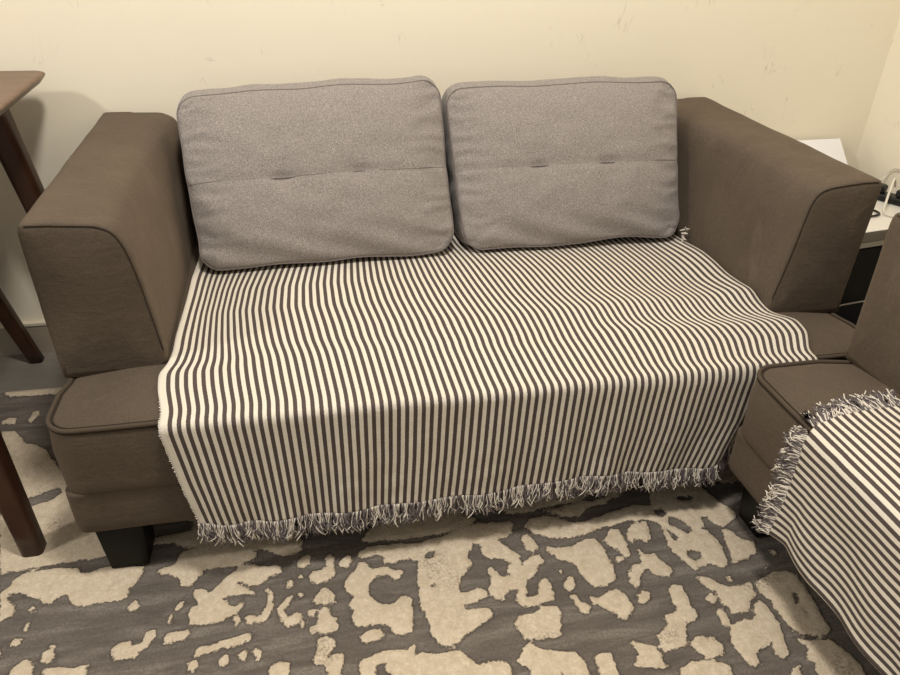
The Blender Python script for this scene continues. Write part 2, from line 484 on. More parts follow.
cushion('cushion', 'grey heathered back cushion leaning beside the left armrest', (.231, -.418, .409), (.829, -.396, .411), (.818, -.203, .780), (.198, -.205, .753), .105, 3.3)
cushion('cushion', 'grey heathered back cushion leaning beside the right armrest', (.857, -.394, .410), (1.426, -.404, .413), (1.448, -.204, .768), (.834, -.205, .760), .105, 8.1, .012)

# ------------------------------------------------------------------ throws
def interp(tab, x):
    if x <= tab[0][0]: return tab[0][1]
    for (a, va), (b, vb) in zip(tab, tab[1:]):
        if x <= b:
            t = (x - a) / (b - a); return lerp(va, vb, t)
    return tab[-1][1]
def smooth_rows(G, it):
    for _ in range(it):
        H = [r[:] for r in G]
        for j in range(1, len(G) - 1):
            for i in range(len(G[0])): H[j][i] = (G[j - 1][i] + 2 * G[j][i] + G[j + 1][i]) / 4
        G = H
    return G
def cloth_obj(name, G, UV, mat, parent, o3):
    nr, ncl = len(G), len(G[0])
    V = [p for r in G for p in r]
    F = [(j * ncl + i, j * ncl + i + 1, (j + 1) * ncl + i + 1, (j + 1) * ncl + i) for j in range(nr - 1) for i in range(ncl - 1)]
    me = bpy.data.meshes.new(name); me.from_pydata([Vector(v) - Vector(o3) for v in V], [], F); me.update()
    uvl = me.uv_layers.new(name='UVMap')
    U = [q for r in UV for q in r]
    for lp in me.loops: uvl.data[lp.index].uv = U[lp.vertex_index]
    me.polygons.foreach_set('use_smooth', [True] * len(me.polygons)); me.materials.append(mat)
    o = bpy.data.objects.new(name, me); COL.objects.link(o); o.parent = parent
    md = o.modifiers.new('thickness', 'SOLIDIFY'); md.thickness = .0018; md.offset = 0
    return o
def strands(starts, n_per, length, rad, rnd):
    """starts: list of (point, main direction, lateral direction); returns mesh + material index"""
    V, F, MI = [], [], []
    for p, d, lat in starts:
        p = Vector(p); d = Vector(d).normalized(); lat = Vector(lat).normalized(); out = d.cross(lat).normalized()
        tw = rnd.uniform(-.35, .35)
        for k in range(n_per):
            L = length * rnd.uniform(.7, 1.25)
            off = rnd.uniform(-.5, .5) * .010
            a = rnd.uniform(-.45, .45) + tw; c = rnd.uniform(-.35, .35); ph = rnd.uniform(0, 6.28); am = rnd.uniform(.001, .0065)
            pts = []
            for i in range(8):
                t = i / 7
                q = p + lat * (off * (1 - .5 * t) + math.sin(a) * L * .55 * t * t + am * math.sin(ph + t * 7) * t) \
                      + d * (L * (t - .12 * t * t)) + out * (c * L * .3 * t + am * .8 * math.cos(ph * 2 + t * 6) * t)
                pts.append(q)
            v, f = tube(pts, rad, 4)
            n = len(V); V += v; F += [tuple(i + n for i in q) for q in f]
            MI += [0 if rnd.random() < .42 else 1] * len(f)
    return V, F, MI

def throw_one():
    rnd = random.Random(5)
    o3 = Vector((.83, -.60, seat_top(1)))
    root = empty('throw_blanket', o3, 'brown and cream striped fringed throw spread over the loveseat seat', 'throw blanket')
    SK = [.195, .378, .634, 1.03, 1.475]
    rows = [(-.22, (.218, .40, .625, .955, 1.432)), (-.33, (.218, .385, .617, .968, 1.435)), (-.42, (.212, .366, .611, .99, 1.440)),
            (-.50, (.211, .352, .607, 1.003, 1.446)), (-.60, (.208, .346, .610, 1.014, 1.448)), (-.70, (.205, .354, .620, 1.027, 1.450)),
            (-.745, (.204, .359, .622, 1.027, 1.447)), (-.786, (.196, .366, .627, 1.026, 1.458)), (-.81, (.184, .368, .628, 1.026, 1.500)), (-.86, (.188, .373, .631, 1.028, 1.497)),
            (-.92, (.200, .380, .634, 1.03, 1.464))]
    hang = [(.36, (.200, .380, .634, 1.03, 1.464)), (.25, (.215, .386, .632, 1.025, 1.452)), (.12, (.238, .393, .626, 1.016, 1.405))]
    def X(tab, key, s):
        if key <= min(tab[0][0], tab[-1][0]): vals = tab[0][1] if tab[0][0] < tab[-1][0] else tab[-1][1]
        else:
            T = tab if tab[0][0] < tab[-1][0] else tab[::-1]
            vals = T[-1][1]
            for (a, va), (b, vb) in zip(T, T[1:]):
                if key <= b:
                    vals = [lerp(p, q, (key - a) / (b - a)) for p, q in zip(va, vb)]; break
        # smooth curve through the knots
        for i in range(4):
            if s <= SK[i + 1] or i == 3:
                t = (s - SK[i]) / (SK[i + 1] - SK[i])
                m = [0] * 5
                for k in range(5):
                    a, b = max(k - 1, 0), min(k + 1, 4)
                    m[k] = (vals[b] - vals[a]) / (SK[b] - SK[a])
                h = SK[i + 1] - SK[i]
                return ((2 * t ** 3 - 3 * t * t + 1) * vals[i] + (t ** 3 - 2 * t * t + t) * h * m[i] + (-2 * t ** 3 + 3 * t * t) * vals[i + 1] + (t ** 3 - t * t) * h * m[i + 1])
    NS = 260
    hemz = [(.195, .138), (.26, .130), (.33, .125), (.42, .128), (.52, .124), (.65, .129), (.78, .125), (.92, .135), (1.03, .140), (1.15, .131), (1.315, .124), (1.335, .128), (1.352, .160), (1.40, .168), (1.475, .175)]
    S = [lerp(.190, 1.480, i / NS) for i in range(NS + 1)]
    yb, R, yf = -.225, .016, -.960
    flat = [lerp(yb, yf + R, i / 95) for i in range(96)]
    G, UV = [], []
    tlen = 0
    def topz(x, y, s):
        z = sofa_seat_z(max(.03, min(W1 - .03, x)), max(y, -.915), W1) + .0065
        z += .016 * sstep(1.34, 1.45, x) * sstep(-.80, -.70, y) * (1 - .6 * sstep(-.5, -.35, y)) + .010 * sstep(.245, .205, x) * sstep(-.78, -.70, y)
        m = sstep(.85, 1.2, x)
        z += m * (.008 * math.exp(-((y + .715 - .02 * nz(x * 3, 0, 0)) / .045) ** 2) - .003 * math.exp(-((y + .61) / .035) ** 2))
        m2 = sstep(1.0, 1.1, x) * (1 - sstep(1.15, 1.3, x))
        z += m2 * .006 * math.exp(-((y + .80) / .03) ** 2)
        z += (.0022 * (nz(x * 5, y * 7, 3.3) + .4) + .0012 * nz(x * 14, y * 14, 1.1)) * (1 - sstep(-.46, -.40, y))
        z = max(z, sofa_seat_z(max(.03, min(W1 - .03, x)), max(y, -.915), W1) + .0055)
        return lerp(z, min(z, .4005), sstep(-.43, -.405, y) if x < 1.42 else 0)
    prevy = yb
    for y in flat:
        tlen += abs(y - prevy); prevy = y
        G.append([Vector((X(rows, y, s), y + .004 * nz(s * 3, y * 3, 9), topz(X(rows, y, s), y, s))) for s in S]); UV.append([(s, tlen) for s in S])
    for k in range(1, 9):
        th = PI / 2 * k / 9; tlen += R * PI / 18
        row = []
        for i, s in enumerate(S):
            x = lerp(X(rows, -.92, s), X(hang, .36, s), k / 9); zt = G[95][i].z
            rr = R * (1.0 if s < .9 else 1 + 1.2 * sstep(.9, 1.3, s))
            row.append(Vector((x, yf + R - R * math.sin(th), zt - rr * (1 - math.cos(th)))))
        G.append(row); UV.append([(s, tlen) for s in S])
    z0 = [p.z for p in G[-1]]
    NH = 46
    for k in range(1, NH + 1):
        t = k / NH; row = []; uv = []
        for i, s in enumerate(S):
            hz = interp(hemz, s) + .005 + .003 * nz(s * 22, 1, 2)
            z = lerp(z0[i] - .002, hz, t)
            x = X(hang, z, s)
            y = yf + .004 * t * (nz(s * 7, t * 1.5, 4) - .3) + .0035 * t * math.sin(s * 46 + 2 * nz(s * 3, t, 1)) + .0016 * nz(s * 30, t * 7, 6) * sstep(.4, .8, t)
            back = sstep(1.285, 1.305, x - .30 * max(0, z - .12)) * sstep(.05, .35, t)
            y += .022 * back
            y = min(y, -.9425)
            row.append(Vector((x, y, z))); uv.append((s, tlen + (z0[i] - z)))
        G.append(row); UV.append(uv)
    G = smooth_rows(G, 3)
    cl = cloth_obj('cloth', G, UV, M_STRIPE, root, o3)
    starts = []
    hem = G[-1]
    n = int((S[-1] - S[0]) / (PERIOD / 2))
    for k in range(n + 1):
        i = min(NS, int(k / n * NS)); p = hem[i]
        lat = hem[min(i + 1, NS)] - hem[max(i - 1, 0)]
        starts.append((p + Vector((0, -.001, .001)), (rnd.uniform(-.15, .15), -.12 if S[i] < 1.36 else -.02, -1), lat))
    V, F, MI = strands(starts, 9, .046, .0010, rnd)
    V = [Vector((v.x, min(v.y, -.9425), max(v.z, .01))) for v in V]
    obj('fringe', V, F, None, root, o3, True, [M_YL, M_YD], MI)
    # frayed selvage on the left edge and knotted ends by the right cushion
    V, F, MI = [], [], []
    for j in range(88, len(G), 1):
        p = G[j][0]
        for q in range(1):
            d = Vector((-1, rnd.uniform(-.8, .8), rnd.uniform(-.8, .5))).normalized()
            v, f = tube([p, p + d * rnd.uniform(.001, .003)], .0013, 4); o = len(V); V += v; F += [tuple(i + o for i in t) for t in f]
    V2 = [(v.x, min(v.y, -.9425) if v.z < .33 else v.y, max(v.z, sofa_seat_z(max(.02, v.x), max(v.y, -.915), W1) + .002) if v.y > -.935 else v.z) for v in V]
    obj('frayed_edge', V2, F, M_YL, root, o3)
    st = [((1.440, -.385 - .006 * k, .425 - .005 * k), (.25 - .2 * k, -.7, .4 - .3 * k), (1, .3, 0)) for k in range(4)]
    V, F, MI = strands(st, 4, .022, .0013, rnd); obj('fringe', V, F, None, root, o3, True, [M_YL, M_YD], [0 if rnd.random() < .8 else m for m in MI])
    return root
throw_one()

def throw_two():
    rnd = random.Random(11)
    X0 = S2X - DS                                             # front plane of the second sofa
    o3 = Vector((X0 + .3, S2Y - .6, seat_top(1)))
    root = empty('throw_blanket', o3, 'brown and cream striped fringed throw hanging over the second sofa', 'throw blanket')
    fr = [(0, -1.20), (.30, -1.182), (.335, -1.173), (.36, -1.163), (.43, -1.162), (.48, -1.163), (.51, -1.168), (.55, -1.182), (.60, -1.188), (.70, -1.189), (.80, -1.184)]
    NA, NB = 190, 120
    botz = [(-2.2, .150), (-1.48, .165), (-1.31, .163), (-1.23, .172), (-1.18, .155)]
    R = .030; xt = .55                                        # width lying on the seat
    A = [lerp(0, 1, i / NA) for i in range(NA + 1)]
    G, UV = [], []
    total = xt + R * PI / 2 - R * 2 + .246
    for j in range(NB + 1):
        row, uv = [], []
        for a in A:
            q = a * total                                     # metres across the cloth, from the seat back outwards
            yf_ = interp(fr, q)
            y = lerp(yf_, -2.15, (j / NB) ** 1.25)
            l1 = xt - R
            far = sofa_seat_z(.3, max(-.9, -DS + max(0.0, l1 + R - .004 - q) + .012), W2)
            if q <= l1:
                x = X0 + (xt - .004) - q - .012
                z = DZ + sofa_seat_z(max(.03, S2Y - y), max(x - S2X, -.92), W2) + .0065
                zedge = z
            elif q <= l1 + R * PI / 2:
                th = (q - l1) / R
                x = X0 + R - .016 - R * math.sin(th); z = DZ + .3775 + .004 - R * (1 - math.cos(th))
            else:
                d = q - l1 - R * PI / 2; D = total - l1 - R * PI / 2
                x = X0 - .016; z = lerp(DZ + .3515, interp(botz, y), d / D)
                k = d / D
                x -= .010 * k * (1 + nz(y * 7, k * 2, 3)) + .004 * k * math.sin(y * 40 + k * 3)
            w = nz(q * 9, y * 6, 2.2) * .0026 + .0012 * nz(q * 20, y * 20, 5)
            if q <= l1: z += w + .002
            else: x -= abs(w)
            row.append(Vector((x, y, z))); uv.append((q + .004 * nz(q * 4, y * 5, 1), -y))
        G.append(row); UV.append(uv)
    # soften across the front edge
    for _ in range(3):
        H = [r[:] for r in G]
        for j in range(NB + 1):
            for i in range(1, NA): H[j][i] = (G[j][i - 1] + 2 * G[j][i] + G[j][i + 1]) / 4
        G = H
    for r in G:
        for p in r:
            if p.x > X0 + .012 :
                p.z = max(p.z, DZ + sofa_seat_z(max(.03, S2Y - p.y), max(p.x - S2X, -.92), W2) + .005)
            else: p.x = min(p.x, X0 - .0115) if p.z < .36 else p.x
    cloth_obj('cloth', G, UV, M_STRIPE, root, o3)
    starts = []; n = int(total / (PERIOD / 2))
    for k in range(n + 1):
        i = min(NA, int(k / n * NA)); p = G[0][i]; lat = G[0][min(i + 1, NA)] - G[0][max(i - 1, 0)]
        onseat = p.x > X0 + .02
        if p.x > X0 + .185: continue
        d = (rnd.uniform(-.5, .3) if p.x > X0 + .06 else rnd.uniform(.0, .45), 1, .10) if onseat else (-.22, 1, -.35 + rnd.uniform(-.4, .3))
        starts.append((p, d, lat))
    def on_seat(v):
        x, y, z = v
        lo = DZ + sofa_seat_z(max(.012, S2Y - y), max(x - S2X, -.92), W2) + (.0095 if x < X0 + .016 else .003)
        if x < X0 - .006: x = X0 - .006 + min(.003, (X0 - .006 - x) * .3)
        if z < lo: z = lo + min(.003, (lo - z) * .3)
        return (x, y, z)
    def in_front(v):
        x = v[0]
        if x > X0 - .0125: x = X0 - .0125 - min(.003, (x - X0 + .0125) * .3)
        return (x, v[1], v[2])
    V, F, MI = [], [], []
    for fn, grp in ((on_seat, [q for q in starts if q[0].x > X0 + .001]), (in_front, [q for q in starts if q[0].x <= X0 + .001])):
        v, f, mi = strands(grp, 9, .040, .00115, rnd); o = len(V)
        V += [fn(q) for q in v]; F += [tuple(i + o for i in q) for q in f]; MI += mi
    obj('fringe', V, F, None, root, o3, True, [M_YL, M_YD], MI)
throw_two()

# ------------------------------------------------------------------ rug
CAM = dict(C=(.463, -2.0365, 1.1661), yaw=.2163, pitch=.5392, roll=.0287, f=738.2759)
def cam_axes():
    c, s = math.cos(CAM['yaw']), math.sin(CAM['yaw'])
    f0 = Vector((s, c, 0)); r = Vector((c, -s, 0)); c, s = math.cos(CAM['pitch']), math.sin(CAM['pitch'])
    f = f0 * c - Vector((0, 0, 1)) * s; u = Vector((0, 0, 1)) * c + f0 * s
    c, s = math.cos(CAM['roll']), math.sin(CAM['roll'])
    return r * c + u * s, u * c - r * s, f
RUG_POLY = [(1,[(-284,-494),(-254,-443),(-187,-485),(-133,-575),(-70,-621),(43,-723),(100,-837),(65,-867),(27,-868),(-38,-872),(-103,-874),(-174,-881)]),(1,[(-310,-401),(-276,-403),(-245,-444),(-239,-484),(-281,-506)]),(1,[(-319,-354),(-305,-340),(-284,-348),(-284,-373),(-312,-372)]),(1,[(-258,-365),(-254,-327),(-239,-321),(-233,-344),(-246,-375)]),(1,[(-485,-140),(-471,-181),(-364,-213),(-330,-247),(-206,-254),(-130,-257),(-142,-198)]),(-1,[(-362,-185),(-302,-186),(-301,-210),(-340,-210)]),(-1,[(-225,-703),(-178,-690),(-134,-682),(-111,-654),(-120,-636),(-157,-655),(-194,-668),(-230,-684)]),(1,[(-161,-926),(-146,-912),(-146,-896),(-125,-883),(-76,-883),(-30,-889),(-22,-905),(-7,-907),(16,-898),(36,-898),(100,-908),(100,-927),(95,-943),(80,-957),(79,-979),(66,-989),(27,-985),(9,-990),(-20,-983),(-31,-965),(-36,-953),(-50,-965),(-60,-974),(-72,-970),(-83,-956),(-103,-949),(-123,-936),(-141,-933),(-142,-948),(-127,-963),(-121,-980),(-122,-992),(-141,-995)]),(1,[(83,-1008),(86,-996),(95,-993),(103,-1005),(99,-1017),(89,-1018)]),(1,[(-96,-978),(-93,-971),(-85,-974),(-81,-984),(-84,-991),(-92,-988)]),(1,[(-96,-1020),(-93,-1009),(-85,-1007),(-85,-1019),(-89,-1033),(-94,-1030)]),(1,[(-109,-1049),(-102,-1040),(-90,-1044),(-89,-1055),(-99,-1061),(-106,-1058)]),(1,[(-51,-1084),(-40,-1076),(-36,-1065),(-28,-1070),(-28,-1083),(-21,-1101),(-33,-1108),(-43,-1102)]),(1,[(-95,-1113),(-86,-1099),(-73,-1091),(-61,-1096),(-45,-1143),(-89,-1135)]),(1,[(-32,-1145),(-37,-1116),(-14,-1115),(10,-1123),(22,-1119),(35,-1119),(40,-1159)]),(1,[(70,-1107),(70,-1096),(81,-1084),(99,-1082),(106,-1097),(119,-1091),(125,-1072),(136,-1066),(142,-1070),(141,-1087),(132,-1102),(117,-1113),(110,-1122),(92,-1123),(74,-1117)]),(1,[(153,-1092),(163,-1079),(186,-1078),(202,-1075),(204,-1093),(189,-1101),(170,-1101),(157,-1102)]),(1,[(169,-1027),(172,-1014),(182,-1007),(186,-1018),(181,-1029),(173,-1033)]),(1,[(158,-1046),(162,-1038),(171,-1046),(169,-1057),(161,-1056)]),(1,[(125,-925),(145,-918),(159,-913),(162,-889),(177,-881),(208,-875),(245,-878),(283,-885),(296,-942),(254,-941),(218,-942),(207,-956),(200,-972),(186,-976),(175,-971),(171,-950),(152,-940),(132,-936)]),(1,[(201,-1001),(202,-985),(216,-985),(233,-1001),(252,-1001),(256,-1021),(279,-1038),(291,-1043),(285,-1060),(270,-1064),(257,-1074),(233,-1075),(199,-1067),(193,-1044),(200,-1026),(214,-1022)]),(1,[(207,-1132),(218,-1121),(245,-1117),(273,-1111),(303,-1105),(317,-1111),(308,-1123),(283,-1130),(260,-1131),(237,-1137),(212,-1138)]),(1,[(257,-1152),(265,-1140),(277,-1151),(271,-1166),(259,-1164)]),(1,[(202,-1148),(220,-1143),(223,-1157),(217,-1169),(206,-1164)]),(1,[(-132,-1058),(-122,-1063),(-117,-1067),(-114,-1078),(-116,-1083),(-125,-1081)]),(1,[(249,-981),(258,-966),(288,-944),(314,-941),(340,-953),(356,-949),(369,-962),(364,-975),(340,-984),(325,-998),(305,-996),(289,-983),(283,-984),(300,-1000),(318,-1013),(311,-1021),(280,-1013),(261,-1016),(232,-1029),(225,-1003)]),(1,[(243,-889),(264,-882),(302,-877),(313,-898),(319,-928),(298,-935),(272,-937),(246,-941)]),(1,[(307,-890),(329,-875),(367,-870),(411,-874),(421,-903),(418,-921),(393,-929),(367,-932),(345,-919),(329,-908),(313,-898)]),(1,[(443,-899),(450,-877),(518,-874),(633,-878),(750,-883),(744,-914),(695,-925),(625,-928),(564,-921),(536,-923),(480,-928),(453,-920)]),(1,[(395,-956),(404,-944),(417,-935),(428,-944),(422,-961),(408,-969),(398,-967)]),(1,[(420,-995),(426,-979),(447,-980),(455,-971),(453,-949),(463,-941),(473,-953),(469,-970),(473,-988),(470,-1004),(451,-1011),(432,-1016),(422,-1006)]),(1,[(480,-968),(492,-954),(506,-951),(509,-966),(498,-982),(484,-986)]),(1,[(397,-988),(405,-982),(412,-990),(405,-997)]),(1,[(374,-1004),(382,-994),(392,-1002),(390,-1013),(379,-1016)]),(1,[(395,-1036),(401,-1030),(410,-1038),(403,-1044)]),(1,[(423,-1055),(437,-1035),(448,-1022),(457,-1033),(467,-1044),(470,-1067),(450,-1068),(430,-1062)]),(1,[(335,-1011),(343,-1008),(353,-1032),(351,-1057),(341,-1077),(331,-1090),(322,-1085),(310,-1091),(300,-1084),(300,-1069),(312,-1064),(321,-1073),(333,-1060),(342,-1043)]),(1,[(285,-1036),(293,-1031),(300,-1039),(295,-1046),(288,-1044)]),(1,[(276,-1071),(282,-1062),(292,-1068),(292,-1080),(281,-1087)]),(1,[(358,-1059),(371,-1042),(381,-1033),(387,-1039),(378,-1056),(370,-1070),(375,-1083),(390,-1077),(402,-1079),(404,-1092),(394,-1102),(372,-1106),(363,-1090),(357,-1074)]),(1,[(412,-1081),(420,-1070),(430,-1078),(426,-1090),(416,-1094)]),(1,[(416,-1117),(428,-1108),(432,-1087),(442,-1071),(455,-1076),(456,-1095),(468,-1106),(467,-1121),(456,-1134),(432,-1131),(415,-1126)]),(1,[(399,-1100),(407,-1095),(410,-1107),(403,-1116)]),(1,[(418,-1182),(424,-1165),(431,-1143),(446,-1138),(461,-1148),(459,-1166),(449,-1169),(445,-1185),(458,-1176),(472,-1179),(473,-1195),(465,-1231),(445,-1227),(438,-1197),(424,-1192)]),(1,[(344,-1187),(353,-1178),(369,-1173),(379,-1183),(378,-1214),(346,-1209)]),(1,[(289,-1145),(299,-1139),(309,-1148),(302,-1161),(293,-1158)]),(1,[(314,-1147),(323,-1139),(331,-1147),(328,-1163),(319,-1166)]),(1,[(259,-1147),(267,-1141),(277,-1151),(269,-1167),(260,-1166)]),(1,[(487,-1018),(496,-1002),(513,-995),(517,-978),(531,-974),(545,-997),(566,-994),(582,-1001),(605,-1012),(605,-1026),(583,-1030),(572,-1017),(553,-1019),(538,-1034),(530,-1055),(550,-1081),(570,-1091),(587,-1075),(598,-1071),(612,-1083),(611,-1117),(601,-1158),(585,-1164),(566,-1154),(554,-1131),(530,-1130),(500,-1130),(494,-1117),(498,-1094),(490,-1076),(501,-1060),(488,-1041)]),(1,[(505,-1151),(516,-1142),(539,-1139),(552,-1151),(548,-1162),(526,-1164),(507,-1164)]),(1,[(498,-1205),(508,-1197),(533,-1190),(557,-1186),(585,-1192),(596,-1182),(603,-1187),(598,-1202),(599,-1224),(603,-1257),(572,-1251),(542,-1230),(539,-1216),(553,-1216),(535,-1212),(524,-1221),(531,-1243),(499,-1237)]),(1,[(517,-950),(546,-936),(590,-938),(646,-943),(698,-937),(740,-933),(682,-1198),(662,-1202),(640,-1188),(632,-1163),(632,-1133),(625,-1101),(627,-1070),(633,-1017),(640,-994),(617,-986),(583,-990),(573,-985),(568,-962),(543,-964),(521,-963)]),(1,[(695,-937),(752,-916),(807,-909),(854,-914),(858,-931),(848,-953),(831,-964),(814,-962),(828,-987),(848,-1017),(849,-1035),(841,-1051),(856,-1029),(870,-1021),(891,-1019),(894,-1043),(877,-1054),(865,-1073),(847,-1077),(838,-1098),(835,-1119),(854,-1118),(870,-1084),(883,-1080),(890,-1101),(882,-1136),(854,-1143),(817,-1143),(810,-1129),(817,-1104),(809,-1096),(798,-1104),(786,-1121),(767,-1111),(764,-1091),(775,-1060),(772,-1039),(784,-1034),(797,-1060),(817,-1068),(810,-1052),(825,-1027),(808,-1017),(786,-1014),(771,-1006),(774,-974),(765,-961),(742,-1001),(748,-1020),(731,-1038),(703,-1064),(668,-1077)]),(1,[(666,-1090),(698,-1086),(737,-1083),(757,-1087),(764,-1104),(740,-1113),(710,-1117),(706,-1126),(726,-1129),(747,-1127),(758,-1138),(756,-1153),(732,-1167),(704,-1179),(677,-1200),(645,-1197)]),(1,[(880,-939),(894,-921),(934,-912),(960,-925),(990,-946),(1027,-945),(1083,-930),(1139,-918),(1186,-927),(1199,-955),(1197,-979),(1183,-1001),(1184,-1025),(1190,-1049),(1175,-1080),(1164,-1066),(1166,-1037),(1175,-991),(1165,-973),(1143,-965),(1094,-965),(1040,-975),(1000,-984),(962,-989),(924,-978),(894,-961)]),(1,[(936,-904),(959,-891),(1017,-871),(1129,-882),(1082,-900),(1040,-910),(1001,-932),(962,-921)]),(1,[(749,-875),(772,-853),(835,-847),(922,-850),(932,-878),(883,-898),(821,-904),(749,-903)]),(1,[(863,-967),(877,-958),(891,-980),(893,-1003),(878,-1013),(864,-1001)]),(1,[(907,-1013),(909,-1000),(932,-1010),(966,-1012),(989,-997),(1019,-997),(1027,-1016),(1028,-1042),(1028,-1078),(1021,-1112),(993,-1123),(971,-1123),(962,-1108),(956,-1086),(953,-1064),(947,-1049),(925,-1047),(916,-1029)]),(1,[(907,-1065),(919,-1064),(926,-1075),(917,-1078)]),(1,[(914,-1099),(929,-1084),(941,-1090),(935,-1113),(920,-1125),(912,-1115)]),(1,[(915,-1132),(929,-1131),(933,-1148),(945,-1160),(940,-1175),(927,-1180),(919,-1165),(922,-1149)]),(1,[(951,-1139),(966,-1148),(994,-1134),(1016,-1134),(1028,-1159),(1028,-1182),(1013,-1201),(998,-1205),(984,-1186),(965,-1167),(952,-1158)]),(1,[(1037,-1006),(1056,-982),(1079,-978),(1085,-1014),(1078,-1051),(1065,-1060),(1056,-1040),(1042,-1030)]),(1,[(1097,-985),(1115,-973),(1147,-970),(1145,-1002),(1140,-1021),(1121,-1029),(1109,-1015),(1091,-1027),(1088,-1007)]),(1,[(1035,-1061),(1048,-1051),(1061,-1055),(1060,-1070),(1042,-1072)]),(1,[(1052,-1097),(1070,-1082),(1092,-1079),(1094,-1043),(1103,-1041),(1104,-1059),(1125,-1059),(1133,-1079),(1144,-1106),(1138,-1119),(1116,-1122),(1100,-1112),(1090,-1096),(1075,-1111),(1062,-1133),(1050,-1140),(1044,-1123)]),(1,[(1042,-1159),(1059,-1145),(1074,-1151),(1073,-1164),(1054,-1177),(1041,-1173)]),(1,[(789,-1177),(808,-1157),(833,-1158),(853,-1148),(884,-1150),(890,-1166),(879,-1188),(871,-1216),(851,-1218),(826,-1216),(802,-1209),(793,-1190)]),(1,[(774,-1254),(791,-1230),(810,-1216),(821,-1233),(852,-1244),(880,-1252),(896,-1277),(895,-1314),(846,-1305),(846,-1284),(833,-1302),(787,-1294),(790,-1268)]),(1,[(912,-1269),(928,-1261),(946,-1267),(948,-1292),(943,-1323),(911,-1317)]),(1,[(570,-1211),(591,-1204),(610,-1205),(643,-1211),(682,-1211),(692,-1233),(708,-1245),(743,-1243),(764,-1258),(757,-1288),(583,-1255)]),(1,[(990,-1247),(1012,-1257),(1033,-1269),(1037,-1309),(1031,-1316),(1004,-1308),(973,-1299),(995,-1279)]),(1,[(1045,-1248),(1069,-1232),(1083,-1220),(1076,-1212),(1100,-1207),(1120,-1211),(1093,-1275),(1074,-1282),(1042,-1282),(1040,-1265)]),(1,[(1117,-1149),(1137,-1145),(1147,-1148),(1137,-1179),(1115,-1201),(1110,-1187)]),(1,[(1203,-873),(1243,-870),(1345,-866),(1398,-897),(1370,-953),(1351,-998),(1307,-1018),(1295,-1007),(1286,-977),(1274,-985),(1271,-1012),(1243,-1016),(1226,-981),(1205,-963),(1195,-984),(1185,-959),(1177,-929)]),(1,[(1183,-964),(1199,-990),(1217,-1011),(1269,-1016),(1279,-1049),(1274,-1083),(1267,-1115),(1250,-1120),(1223,-1107),(1191,-1117),(1177,-1090),(1166,-1059),(1172,-1039),(1197,-1030),(1187,-1001)]),(1,[(1302,-1022),(1318,-1025),(1330,-1054),(1354,-1067),(1339,-1099),(1311,-1110),(1277,-1115),(1287,-1085),(1293,-1043)]),(1,[(1363,-1099),(1381,-1094),(1389,-1103),(1374,-1111)]),(1,[(1114,-1154),(1129,-1141),(1146,-1152),(1146,-1178),(1139,-1199),(1143,-1214),(1135,-1233),(1099,-1232),(1076,-1223),(1080,-1209),(1097,-1205),(1109,-1201),(1107,-1179)]),(1,[(1180,-1135),(1194,-1130),(1214,-1149),(1236,-1168),(1285,-1166),(1280,-1195),(1260,-1207),(1242,-1232),(1220,-1232),(1210,-1226),(1203,-1203),(1205,-1178),(1188,-1160)]),(1,[(1292,-1171),(1343,-1149),(1376,-1151),(1391,-1169),(1386,-1207),(1382,-1243),(1377,-1278),(1373,-1298),(1344,-1306),(1318,-1298),(1302,-1285),(1299,-1250),(1299,-1214),(1290,-1190)]),(1,[(1267,-1211),(1278,-1210),(1289,-1234),(1283,-1254),(1287,-1268),(1273,-1300),(1269,-1325),(1254,-1338),(1238,-1325),(1247,-1301),(1223,-1310),(1205,-1319),(1206,-1338),(1190,-1344),(1179,-1333),(1176,-1307),(1172,-1281),(1195,-1251),(1220,-1242),(1241,-1250)]),(1,[(1175,-1184),(1196,-1176),(1200,-1192),(1186,-1200),(1174,-1198)]),(1,[(1182,-1214),(1195,-1213),(1200,-1238),(1192,-1258),(1178,-1248),(1177,-1234)]),(1,[(1056,-1319),(1085,-1309),(1118,-1313),(1150,-1331),(1141,-1356),(1044,-1338)]),(1,[(1294,-1297),(1323,-1309),(1363,-1316),(1374,-1344),(1381,-1377),(1375,-1400),(1290,-1384),(1298,-1355),(1289,-1341),(1306,-1325)]),(1,[(1244,-1143),(1255,-1141),(1252,-1156),(1241,-1159)]),(1,[(1334,-1135),(1346,-1133),(1336,-1143)]),(1,[(1252,-1356),(1271,-1350),(1263,-1379),(1239,-1375)]),(1,[(1114,-1264),(1144,-1266),(1157,-1291),(1152,-1306),(1118,-1313),(1104,-1294),(1095,-1276)]),(-1,[(651,-981),(666,-971),(679,-977),(674,-988),(655,-989)]),(-1,[(652,-1058),(662,-1054),(662,-1063),(654,-1065)]),(-1,[(1200,-1065),(1226,-1070),(1224,-1086),(1202,-1095),(1193,-1081)]),(-1,[(1245,-911),(1289,-914),(1278,-927),(1253,-925)]),(-1,[(1180,-939),(1202,-938),(1204,-958),(1189,-967),(1177,-953)]),(-1,[(1208,-973),(1228,-990),(1232,-1018),(1223,-1021),(1210,-996)]),(-1,[(1352,-1208),(1363,-1207),(1358,-1224),(1342,-1229)]),(-1,[(1355,-1239),(1360,-1247),(1357,-1260),(1352,-1249)])]
def sdist(px, py, P):
    best = 1e9; ins = False; n = len(P)
    for i in range(n):
        ax, ay = P[i]; bx, by = P[(i + 1) % n]
        dx, dy = bx - ax, by - ay; L = dx * dx + dy * dy
        t = 0 if L < 1e-14 else max(0, min(1, ((px - ax) * dx + (py - ay) * dy) / L))
        d = (px - ax - t * dx) ** 2 + (py - ay - t * dy) ** 2
        if d < best: best = d
        if (ay > py) != (by > py) and px < (bx - ax) * (py - ay) / (by - ay) + ax: ins = not ins
    d = math.sqrt(best); return d if ins else -d
